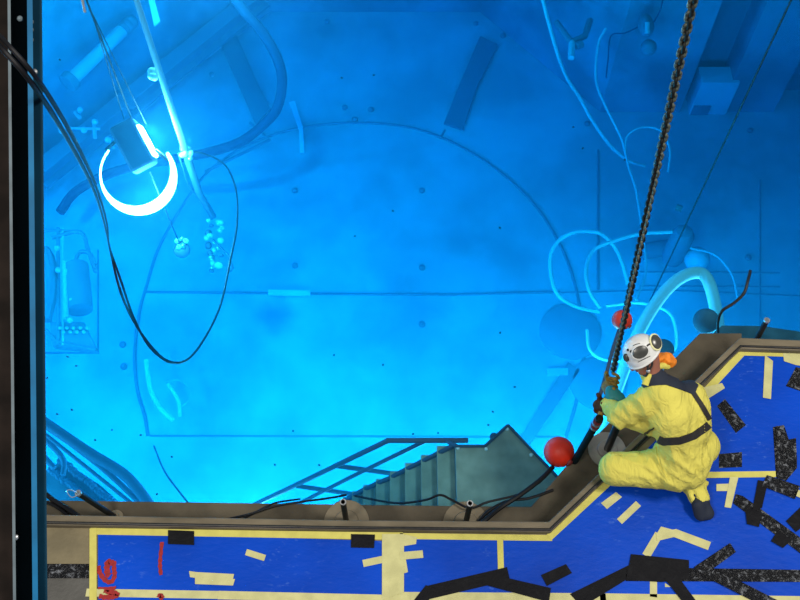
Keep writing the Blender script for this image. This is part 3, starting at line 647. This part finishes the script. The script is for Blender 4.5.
# ------------------------------------------------------------------ submerged platform with stairs
ZP = -1.15
sp = thing('submerged_stairs', 'dull green submerged metal platform with stairs descending to the left', 'stairs', P(500, 480, ZP))
y0 = P(455, 505, ZL).y + .01
pf = pxs([(455,446),(485,446),(508,425),(562,482)], ZP) + [Vector((lo[3].x + .02, lo[3].y + .03, ZP)), Vector((P(455, 446, ZP).x, y0, ZP))]
under(MB().prism(pf, [p - Vector((0, 0, .06)) for p in pf]).build('platform', M['grating'], None, bevel=.006), sp)
lipm = MB(); 
for a, b in (((455,446),(485,446)), ((485,446),(508,425)), ((508,425),(562,482))): lipm.tube([P(*a, ZP + .02), P(*b, ZP + .02)], .012, 6)
under(lipm.build('edge_lip', M['rail'], None, True), sp)
for a, b in ((458,448),(507,429),(486,449),(531,455)): under(MB().lathe([(.015, 0), (.012, .012)], Matrix.Translation(P(a, b, ZP)), 8).build('bolt', M['pale'], None, True), sp)

tops = [(455,446),(437,455),(421,463),(405,471),(390,479),(376,485),(363,491),(352,497),(343,502),(336,506)]
for i in range(len(tops) - 1):
    z = ZP - .11 * (i + 1)
    a, b = P(*tops[i], ZP - .11 * i), P(*tops[i+1], z)
    x0_, x1_ = b.x, a.x + .012
    under(MB().box((x0_, y0, z - .03), (x1_, P(*tops[i], z).y, z)).build('tread', M['grating'], None), sp)
    under(MB().box((x1_ - .012, y0 + .01, z), (x1_ - .004, P(*tops[i], z).y - .01, z + .085)).build('riser', M['midblue'], None), sp)
st_l = [P(*t, ZP - .11 * i) for i, t in enumerate(tops)]
sm = MB(); sm.tube([p + Vector((0, .02, -.03)) for p in st_l], .02, 6); under(sm.build('stringer', M['rail'], None, True), sp)
hr = thing('handrail', 'dark submerged handrail sloping down to the left beside the stairs', 'railing', P(388, 440, -1.3))
ztop, zl = -1.25, -3.4
rail = [(547,441,ztop - .02)] if 0 else []
def hz(px): return ztop + (zl - ztop) * max(0, (388 - px)) / 160
tr_ = [P(468, 440.5, ztop), P(388, 440.5, ztop), P(300, 483, hz(300)), P(222, 520, hz(222))]
under(MB().tube(tr_, .022, 10).build('top_rail', M['rail'], None, True), hr)
mr = [P(425, 441, ztop - .05), P(355, 475, hz(355) - .3), P(296, 505, hz(296) - .3), P(276, 516, hz(276) - .3)]
under(MB().tube(mr, .018, 8).build('middle_rail', M['rail'], None, True), hr)
for a, b, za, zb in (((338,466),(395,474), hz(338), -2.3), ((297,486),(352,494), hz(297), -2.8)):
    under(MB().tube([P(*a, za), P(*b, zb)], .022, 8).build('post', M['rail'], None, True), hr)
under(MB().tube([P(445,440,ztop), P(458,447,ZP)], .018, 8).build('post', M['rail'], None, True), hr)
g = tag(MB().ball(P(494, 437, ZP - .05), .035, 10).build('knob', M['rail'], None, True), 'small dark knob at the edge of the submerged platform', 'knob')
# black hoses hanging over the ledge
hose('black_hose', 'thick black hose running from the red float over the ledge', [(553,467,-.38),(540,480,-.3),(520,495,-.26),(500,508,-.24),(484,521,-.2),(476,526,-.22)], .016, 'black')
hose('black_hose', 'black hose loop on the ledge below the thick hose', [(540,482,-.32),(520,494,-.3),(488,502,-.26),(470,508,-.27),(452,500,-.3),(440,495,-.3),(425,500,-.36),(395,503,-.5),(355,496,-.7)], .008, 'black')
hose('black_hose', 'thin black hose lying along the platform edge to the ledge', [(553,490,-.32),(530,498,-.3),(508,501,-.3),(490,510,-.29),(478,522,-.28)], .010, 'black')
hose('black_hose', 'thin black hose curling from the ledge to the submerged handrail', [(228,519,-.33),(250,514,-.3),(275,506,-.32),(300,502,-.36),(330,498,-.5),(346,495,-.6)], .008, 'black')
hose('black_hose', 'second thin black hose on the ledge beside the submerged handrail', [(243,519,-.33),(258,511,-.32),(275,503,-.36),(300,499,-.5)], .007, 'black')
hose('black_hose', 'black hose lying on the ledge at the bottom left by the beam', [(38,487,-.33),(52,499,-.33),(66,508,-.33),(80,518,-.33)], .016, 'black')
hose('black_hose', 'thin black hose hanging over the ledge at the bottom left corner', [(38,500,-.34),(55,506,-.33),(72,519,-.33)], .010, 'black')

# ------------------------------------------------------------------ red floats
def float_ball(px, py, r, lbl, mt, dz=.35):
    c = P(px, py, ZW + r * dz); g = thing('red_float', lbl, 'float', c)
    under(MB().ball(c, r, 24).build('ball', M[mt], None, True), g)
    nk = Vector((.5, -.7, .2)).normalized(); mm = Matrix.Translation(c + nk * r * .97) @ nk.to_track_quat('Z', 'Y').to_matrix().to_4x4()
    under(MB().lathe([(r * .22, 0), (r * .2, r * .16), (r * .12, r * .2)], mm, 14).build('neck', M['hardred'], None, True), g)
    return g
float_ball(559, 452, .105, 'large bright red ball float on the water at the ledge', 'red', .6)
float_ball(622, 320, .076, 'smaller dull red ball float in the water behind the chain', 'reddark', .2)
hose('rope', 'thin dark rope sinking from the small red float to the worker\'s glove', [(619,330,-.5),(612,352,-.55),(606,375,-.5),(598,402,-.45)], .014, 'rail', 'rope')

# ------------------------------------------------------------------ chain
ca, cb = P(613, 371, .42), P(697, -18, 3.4)
ch = thing('lifting_chain', 'black and brass steel chain running from the top edge to the worker\'s glove', 'chain', ca)
L = (cb - ca).length; pitch = .0305; n = int(L / pitch); d = (cb - ca).normalized()
lk = MB(); ov = []
for k in range(12):
    q = 2 * PI * k / 12; ov.append(Vector((math.cos(q) * .0135, 0, math.sin(q) * .0135 + (.0085 if math.sin(q) > 0 else -.0085))))
lk.tube(ov, .0082, 6, closed=True); lkm = lk.mesh('link'); lkm.materials.append(mat('chain_steel', (.011, .012, .011), .6, spec=.15, amp=.9, scale=60, col2=(.004, .004, .004)))
for p in lkm.polygons: p.use_smooth = True
lk2 = lkm.copy(); lk2.materials[0] = mat('chain_brass', (.13, .15, .12), .6, metal=0, amp=.9, scale=80)
qd = d.to_track_quat('Z', 'Y')
for k in range(n):
    o = bpy.data.objects.new('link', lkm if k % 2 == 0 else lk2); C.objects.link(o); o.parent = ch
    o.matrix_parent_inverse = Matrix.Translation(-ch.location)
    o.rotation_mode = 'QUATERNION'; o.rotation_quaternion = qd @ Matrix.Rotation(math.radians(90 * (k % 2) + 35 + k * 2), 3, 'Z').to_quaternion()
    o.location = ca + d * (pitch * k)

# ------------------------------------------------------------------ the worker
def remeshed(mb, vox, sm=4, name='tmp'):
    """joins the overlapping volumes of MB into one continuous skin; returns a mesh"""
    o = bpy.data.objects.new(name, mb.mesh(name)); C.objects.link(o)
    r = o.modifiers.new('r', 'REMESH'); r.mode = 'VOXEL'; r.voxel_size = vox
    s = o.modifiers.new('s', 'SMOOTH'); s.iterations = sm; s.factor = .5
    dg = bpy.context.evaluated_depsgraph_get(); dg.update()
    me = bpy.data.meshes.new_from_object(o.evaluated_get(dg)); bpy.data.objects.remove(o); return me
def cap(mb, a, b, ra, rb, n=16):
    """a tapered round-ended limb"""
    a, b = Vector(a), Vector(b); d = b - a; L = d.length or 1e-4; pr = []
    for i in range(7): q = -PI / 2 + PI / 2 * i / 6; pr.append((max(1e-4, ra * math.cos(q)), ra * math.sin(q)))
    for i in range(7): q = PI / 2 * i / 6; pr.append((max(1e-4, rb * math.cos(q)), L + rb * math.sin(q)))
    m = Matrix.Translation(a) @ d.to_track_quat('Z', 'Y').to_matrix().to_4x4(); mb.lathe(pr, m, n); return mb
def bvh_of(*objs):
    vs, fs = [], []
    for me in objs:
        n = len(vs); vs += [v.co.copy() for v in me.vertices]; fs += [tuple(i + n for i in p.vertices) for p in me.polygons]
    return BVHTree.FromPolygons(vs, fs)
worker = thing('person', 'person in yellow coveralls and white helmet kneeling at the kerb, gripping a chain and pole', 'person', P(665, 470, 0))
J = lambda x, y, z: P(x, y, z)
pel, wai, che, upc, nec = J(684,459,.34), J(680,436,.47), J(670,412,.62), J(664,394,.71), J(651,374,.78)
shL, shR = J(647,402,.66), J(691,396,.66)
elL, wrL = J(620,416.5,.50), J(610,407,.40)
b = MB()
cap(b, pel, wai, .155, .135); cap(b, wai, che, .14, .15); cap(b, che, upc, .15, .12); cap(b, upc, nec, .11, .065)
cap(b, J(690,430,.50), J(692,406,.62), .125, .11); cap(b, J(662,424,.50), J(655,405,.62), .10, .10)
cap(b, shL, shR, .095, .09); cap(b, shL, J(656,392,.7), .085, .09)
cap(b, shL, elL, .090, .080); cap(b, elL, wrL, .080, .058); cap(b, J(630,419,.48), J(658,424,.48), .068, .09); cap(b, wrL, wrL + (wrL - elL) * .12, .058, .06)
# hips, thigh, shin
cap(b, J(690,455,.34), J(687,469,.30), .143, .13); cap(b, J(668,458,.3), J(674,472,.28), .12, .125)
cap(b, J(674,469,.26), J(616,469,.19), .13, .108); cap(b, J(640,470,.2), J(614,471,.15), .11, .095)
cap(b, J(616,472,.10), J(685,478,.10), .085, .075); cap(b, J(682,476,.13), J(697,491,.09), .08, .062); cap(b, J(696,489,.09), J(699,497,.08), .066, .068)
# fold of the trouser hem flaring at the ankle
cap(b, J(690,480,.16), J(707,483,.12), .05, .02)
# far leg, bent under the chest
cap(b, J(700,446,.32), J(668,424,.34), .12, .09); cap(b, J(668,424,.32), J(676,430,.09), .085, .06)
# far arm
cap(b, shR, J(664,408,.40), .085, .07); cap(b, J(664,408,.40), J(624,405,.38), .062, .05)
body = remeshed(b, .011, 6)
# cloth folds: creases radiating at belt, elbow, groin and knee
def fold(p, c, rad, axis, freq, amp):
    d = (p - c).length
    return 1.7 * amp * math.exp(-(d / rad) ** 2) * (1.2 - 2.4 * abs(math.sin(axis.dot(p - c) * freq * .5 + 1.6 * noise.noise(p * 6))) ** .7) * (.6 + .8 * noise.noise(p * 5 + Vector((3, 1, 2))))
rt, upv = cv(1, 0, 0), cv(0, 1, 0)
FO = [(J(683,444,.5), .22, cv(1, .25, 0), 95, .0085), (J(700,455,.45), .16, cv(1, .1, 0), 110, .007), (J(622,428,.5), .13, cv(.5, .9, 0), 105, .008), (J(672,470,.35), .18, cv(.8, .9, 0), 80, .009),
      (J(640,462,.3), .16, cv(.25, 1, 0), 85, .007), (J(655,415,.6), .17, cv(.15, 1, 0), 80, .003), (J(694,488,.14), .12, cv(1, .5, 0), 100, .006), (J(640,410,.6), .12, cv(.8, .6, 0), 90, .007)]
nrm = [v.normal.copy() for v in body.vertices]
for v, nn in zip(body.vertices, nrm):
    h = sum(fold(v.co, *f) for f in FO) + .006 * noise.noise(v.co * 5)
    v.co += nn * h
o = link('coverall', body, M['suit'], None, True); under(o, worker)
T = bvh_of(body)
def drape(px_pts, wpx, off=.006, th=.004, seg=10):
    """a webbing strap laid on the body surface along picture points"""
    pts = []
    for i in range(len(px_pts) - 1):
        for k in range(seg):
            t = k / seg; a, b_ = px_pts[i], px_pts[i+1]; pts.append((a[0] + (b_[0] - a[0]) * t, a[1] + (b_[1] - a[1]) * t))
    pts.append(px_pts[-1]); rows = []
    for i, (x, y) in enumerate(pts):
        a, b_ = pts[max(0, i-1)], pts[min(len(pts)-1, i+1)]; dx, dy = b_[0] - a[0], b_[1] - a[1]; l = math.hypot(dx, dy) or 1
        nx, ny = -dy / l, dx / l; row = []
        for s_ in (-.5, -.17, .17, .5):
            r = ray(x + nx * wpx * s_, y + ny * wpx * s_).normalized(); hit = T.ray_cast(Vector((0, 0, CAMZ)), r)
            if hit[0] is None: break
            row.append((hit[0] + hit[1] * off, hit[0] - hit[1] * .004))
        if len(row) == 4: rows.append(row)
    m = MB(); n = len(rows)
    for row in rows: m.v += [tuple(p[0]) for p in row] + [tuple(p[1]) for p in row]
    for i in range(n - 1):
        a, b_ = i * 8, (i + 1) * 8
        for k in range(3): m.f += [(a+k, a+k+1, b_+k+1, b_+k), (a+4+k+1, a+4+k, b_+4+k, b_+4+k+1)]
        m.f += [(a, b_, b_+4, a+4), (a+3, a+7, b_+7, b_+3)]
    m.f += [(0, 4, 5, 1), (1, 5, 6, 2), (2, 6, 7, 3)]; e = (n-1) * 8; m.f += [(e+1, e+5, e+4, e), (e+2, e+6, e+5, e+1), (e+3, e+7, e+6, e+2)]
    return m
def patch(poly, off=.007, step=1.5):
    """a cloth piece laid on the body inside a picture polygon"""
    bm = bmesh.new(); vs = [bm.verts.new((x, y, 0)) for x, y in poly]; bm.faces.new(vs)
    bmesh.ops.triangulate(bm, faces=bm.faces)
    for _ in range(4): bmesh.ops.subdivide_edges(bm, edges=[e for e in bm.edges if (e.verts[0].co - e.verts[1].co).length > step], cuts=1); bmesh.ops.triangulate(bm, faces=bm.faces)
    bm.verts.index_update(); top = []; bot = []
    for v in bm.verts:
        r = ray(v.co.x, v.co.y).normalized(); hit = T.ray_cast(Vector((0, 0, CAMZ)), r)
        if hit[0] is None: hit = T.find_nearest(P(v.co.x, v.co.y, .7))
        top.append(hit[0] + hit[1] * off); bot.append(hit[0] - hit[1] * .004)
    n = len(top); m = MB(); m.v = [tuple(p) for p in top + bot]
    for f in bm.faces: q = [v.index for v in f.verts]; m.f.append(tuple(q)); m.f.append(tuple(i + n for i in q[::-1]))
    for e in bm.edges:
        if e.is_boundary: a, b_ = e.verts[0].index, e.verts[1].index; m.f.append((a, b_, b_ + n, a + n))
    bm.free(); return m
hs = bpy.data.objects.new('harness', None); C.objects.link(hs); hs.location = wai; hs.parent = worker; hs.matrix_parent_inverse = Matrix.Translation(-worker.location)
def underg(o): o.parent = hs; o.matrix_parent_inverse = Matrix.Translation(-Vector(wai)); return o
underg(patch([(641,385),(647,374),(653,367),(665,363),(684,372),(698,386),(694,395),(681,390),(666,385),(652,385.5),(644,388)]).build('back_yoke', M['navy'], None, True))
underg(drape([(692,391),(700,403),(707,415),(712,424)], 4.5).build('shoulder_strap', M['strap'], None, True))
underg(drape([(645,431),(653,437),(664,441.5),(680,440.5),(694,435.5),(706,427),(715,419)], 7.2).build('waist_belt', M['strap'], None, True))
underg(drape([(710,417),(713,425)], 7, off=.012).build('buckle', M['dark'], None, True))
underg(drape([(649,430),(656,442)], 11, off=.014).build('buckle', M['dark'], None, True))
underg(drape([(655,442),(656,455),(660,468),(668,480)], 2.2, off=.005).build('leg_strap', M['suit'], None, True))

# head: basis up u, face f, left side s
u = cv(-.62, .66, .36).normalized(); f = cv(-.62, -.72, -.2); f = (f - u * f.dot(u)).normalized(); s = u.cross(f).normalized()
HR = Matrix((s, f, u)).transposed()                       # local x = left, y = face, z = up
hc = J(642.5, 354.5, .90); HM = Matrix.Translation(hc) @ HR.to_4x4() @ Matrix.Scale(.86, 4)
def H(x, y, z): return HM @ Vector((x, y, z))
b = MB()
b.ball(hc, .086, 16, (.78, .98, 1.0), HR)                    # skull
cap(b, H(0, .035, -.055), H(0, .062, -.095), .058, .036)   # jaw, chin
cap(b, H(0, .085, -.01), H(0, .112, -.038), .013, .016)    # nose
cap(b, H(-.03, .08, .012), H(.03, .08, .012), .018, .018)  # brow
cap(b, H(-.02, .088, -.068), H(.02, .088, -.068), .011, .011)  # lips
for sx_ in (-1, 1):
    cap(b, H(sx_ * .036, .066, -.028), H(sx_ * .05, .04, -.04), .024, .022)          # cheek
    cap(b, H(sx_ * .079, -.006, .008), H(sx_ * .084, -.002, -.035), .015, .010)      # ear
    cap(b, H(sx_ * .084, -.014, .012), H(sx_ * .09, -.02, -.004), .010, .009)
cap(b, H(0, -.02, -.05), nec, .058, .06)
o = under(link('head', remeshed(b, .006, 3), M['skin'], None, True), worker)
head = o
def sub(o, par): o.parent = par; return o                # parts already carry world coordinates
for sx_ in (-1, 1): sub(MB().ball(H(sx_ * .032, .083, -.008), .013, 8).build('eye', M['white'], None, True), head)
sub(MB().tube([H(-.022, .1, -.066), H(0, .103, -.064), H(.022, .1, -.066)], .004, 6).build('mouth', M['hardred'], None, True), head)
# dark hair below the rim
b = MB(); b.ball(H(0, -.02, -.005), .08, 12, (.84, .95, .9), HR); under(b.build('hair', M['strap'], None, True), worker)
# helmet: bowl open below, with rim
prof = [(.118, -.028), (.124, -.028), (.126, -.01), (.125, .02), (.118, .055), (.102, .088), (.075, .113), (.04, .128), (.0005, .133),
        (.0005, .127), (.04, .122), (.07, .108), (.096, .084), (.112, .053), (.119, .018), (.118, -.028)]
HS = HM @ Matrix.Diagonal((.84, .99, 1.0, 1))
hm = MB().lathe(prof, HS @ Matrix.Translation((0, -.005, .012)), 36, cap=False).build('helmet', M['white'], None, True); under(hm, worker)
sub(MB().tube([HS @ Vector((math.cos(q) * .123, -.005 + math.sin(q) * .123, -.014)) for q in [2 * PI * k / 40 for k in range(40)]], .007, 8, closed=True).build('rim', M['white'], None, True), hm)
HB = bvh_of(hm.data)
def onhelm(px, py):
    r = ray(px, py).normalized(); return HB.ray_cast(Vector((0, 0, CAMZ)), r)
def pod(px, py, rx, ry, ang, rim, h=.022):
    hit = onhelm(px, py)
    if hit[0] is None:
        q = HB.find_nearest(P(px, py, hc.z)); hit = q
    nn = (hit[1] * .5 + cv(0, 0, 1) * .5).normalized(); sc_ = (hit[0] - Vector((0, 0, CAMZ))).length / F
    xa = cv(math.cos(ang), math.sin(ang), 0); xa = (xa - nn * xa.dot(nn)).normalized(); ya = nn.cross(xa)
    R = Matrix((xa, ya, nn)).transposed().to_4x4(); m = Matrix.Translation(hit[0]) @ R @ Matrix.Diagonal((rx * sc_, ry * sc_, 1, 1))
    sub(MB().lathe([(1.0, -.03), (1.0, h * .5), (.9, h * .8), (.5, h), (.01, h * 1.05)], m, 26).build('lens', M['lens'], None, True), hm)
    pts = [m @ Vector((math.cos(2*PI*k/28) * 1.03, math.sin(2*PI*k/28) * 1.03, h * .35)) for k in range(28)]
    sub(MB().tube(pts, .0065 if rim == 'yellowmark' else .004, 8, closed=True).build('lens_rim', M[rim], None, True), hm)
pod(640, 352, 8.0, 6.2, .45, 'white')
pod(654.5, 342.5, 5.6, 7.4, .25, 'yellowmark', .03)
pod(626.5, 357.5, 2.4, 3.4, .2, 'strap', .012)
for a in ((628,350),(631,351.5)):
    h_ = onhelm(*a)
    if h_[0] is not None: sub(MB().ball(h_[0], .008, 8).build('vent', M['black'], None, True), hm)
def hstrap(pts, r, nm, mt):
    q = []
    for a in pts:
        h_ = onhelm(*a)
        q.append(h_[0] + h_[1] * .002 if h_[0] is not None else HB.find_nearest(P(*a, hc.z))[0])
    sub(MB().tube(crs(q, 4), r, 8).build(nm, M[mt], None, True), hm)
hstrap([(633,346),(636,344.5),(640,343.5)], .0022, 'groove', 'strap'); hstrap([(638,362),(644,359),(650,356)], .0022, 'groove', 'strap')
hstrap([(646,347),(648,345),(650,344)], .005, 'strap', 'strap')
sub(MB().tube(crs([H(.1, .02, -.02), H(.092, .045, -.07), H(.05, .075, -.115), H(0, .08, -.125)], 5), .007, 8).build('chin_strap', M['strap'], None, True), hm)
sub(MB().tube(crs([H(.1, -.02, -.02), H(.094, .0, -.05), H(.092, .04, -.07)], 5), .006, 8).build('chin_strap', M['strap'], None, True), hm)
sub(MB().ball(H(.094, .04, -.068), .012, 8).build('strap_buckle', M['chrome'], None, True), hm)
# orange hood rolled at the nape
b = MB(); 
for p in crs([J(654,362,.83), J(660,358,.83), J(666,358,.82), J(671,362,.80)], 5):
    b.ball(p + Vector((noise.noise(p * 40), noise.noise(p * 50), noise.noise(p * 30))) * .02, .033, 10)
me = remeshed(b, .007, 3)
for v in me.vertices: v.co += v.normal * .012 * noise.noise(v.co * 28)
under(link('orange_hood', me, M['orange'], None, True), worker)
# collar of the coverall
b = MB(); b.tube(crs([J(645,385,.80), J(648,377,.82), J(653,370,.83), J(660,366,.83), J(668,366,.79)], 5), .020, 10)
under(b.build('collar', M['suit'], None, True), worker)
# boots
b = MB(); cap(b, J(697,494,.09), J(701,502,.07), .052, .055); cap(b, J(700,503,.06), J(707,513,.05), .052, .045); cap(b, J(698,505,.10), J(701,514,.05), .04, .045)
bt = under(link('boot', remeshed(b, .008, 4), M['navy'], None, True), worker)
b = MB(); cap(b, J(676,430,.06), J(664,420,.05), .05, .045); under(link('boot', remeshed(b, .008, 4), M['navy'], None, True), worker)
# hands gripping
def grip_hand(c, axis, toward, wrist, rad, mt, scale=1.0):
    """palm beside the held bar, four fingers bent round it, thumb closing from the palm's side"""
    z = axis.normalized(); x = (toward - z * toward.dot(z)).normalized(); y = z.cross(x)
    q = lambda a, b_, c_: c + (x * a + y * b_ + z * c_) * scale
    R = rad + .013; b = MB()
    cap(b, q(-R - .012, .0, -.034), q(-R - .012, .0, .034), .018, .018); cap(b, q(-R - .014, -.02, -.03), q(-R - .014, -.02, .03), .017, .017)
    cap(b, q(-R - .014, -.02, 0), wrist, .028 * scale, .03 * scale)
    for k, (zz, ln, r0) in enumerate(((.036, .95, .0098), (.013, 1.05, .0102), (-.010, 1.0, .0098), (-.032, .8, .0085))):
        st_ = [PI, PI - 1.25, PI - 2.3, PI - 3.2 * ln]
        pt_ = [q(R * math.cos(t), R * math.sin(t), zz + .002 * i) for i, t in enumerate(st_)]
        pt_.insert(0, q(-R - .008, -.004, zz))
        for i in range(len(pt_) - 1): cap(b, pt_[i], pt_[i+1], r0 * scale * (1 - .07 * i), r0 * scale * (.93 - .07 * i), 10)
    th = [q(-R - .012, -.022, .03), q(-R * .5, -R - .004, .05), q(R * .6, -R, .045)]
    cap(b, th[0], th[1], .0135 * scale, .012 * scale, 10); cap(b, th[1], th[2], .0115 * scale, .0095 * scale, 10)
    return under(link('glove', remeshed(b, .0042, 2), mt, None, True), worker)
HT = J(611, 383, .44)
pa, pb_ = J(611.5, 389, .44), J(583, 447, -.15)
grip_hand(J(611, 384, .44), (ca - J(608, 395, .40)), cv(-.3, .5, 1), J(613, 394, .42), .016, M['leather'], 1.35)
b = MB(); cap(b, J(612,392,.43), J(618,399,.42), .040, .046); cap(b, J(612,397,.42), J(611,391,.43), .045, .036); under(link('glove_cuff', remeshed(b, .007, 2), M['tealglove'], None, True), worker)
pole2 = thing('hand_pole', 'dark pole with a red banded coupling held over the water by the worker', 'pole', J(596, 420, .2))
q0, q1, q2 = J(612, 386, .41), J(598, 421, .30), J(566, 476, -.62)
under(MB().tube([q0, q1], .018, 12).build('grip_tube', M['leather'], None, True), pole2)
under(MB().tube([q1, q2], .024, 14).build('lower_tube', M['teal'], None, True), pole2)
dd = (q2 - q1).normalized()
for k, (t, r, mt) in enumerate(((-.04, .026, 'dark'), (-.01, .030, 'hardred'), (.02, .029, 'chrome'), (.05, .031, 'hardred'), (.075, .029, 'chrome'))):
    under(MB().tube([q1 + dd * t, q1 + dd * (t + .02)], r, 16).build('coupling_band', M[mt], None, True), pole2)
grip_hand(J(602, 407, .36), (q0 - q1), cv(-.2, .1, 1), J(609, 408, .42), .022, M['brownglove'], 1.25)

# ------------------------------------------------------------------ specks adrift on the water
m = MB(); rr_ = random.Random(11)
SP = [(573,127),(374,75),(342,78),(500,333),(334,355),(383,365),(515,387),(438,433),(293,431),(319,465),(275,465),(413,434),(68,357),(76,366),(47,378),(57,414),(72,410),(112,430),(141,435),(172,457),(157,494),(95,440),(393,211),(60,60),(355,236),(488,425),(493,412),(500,228),(583,148),(625,160)]
for a, b_ in SP:
    for k in range(2):
        c = P(a + rr_.uniform(-1.2, 1.2) * k, b_ + rr_.uniform(-1, 1) * k, ZW + .002); m.lathe([(.0045 if k else .007, -.002), (.0045 if k else .007, .002)], Matrix.Translation(c), 6)
tag(m.build('floating_specks', M['black']), 'tiny dark specks scattered over the water surface', 'debris', kind='stuff')
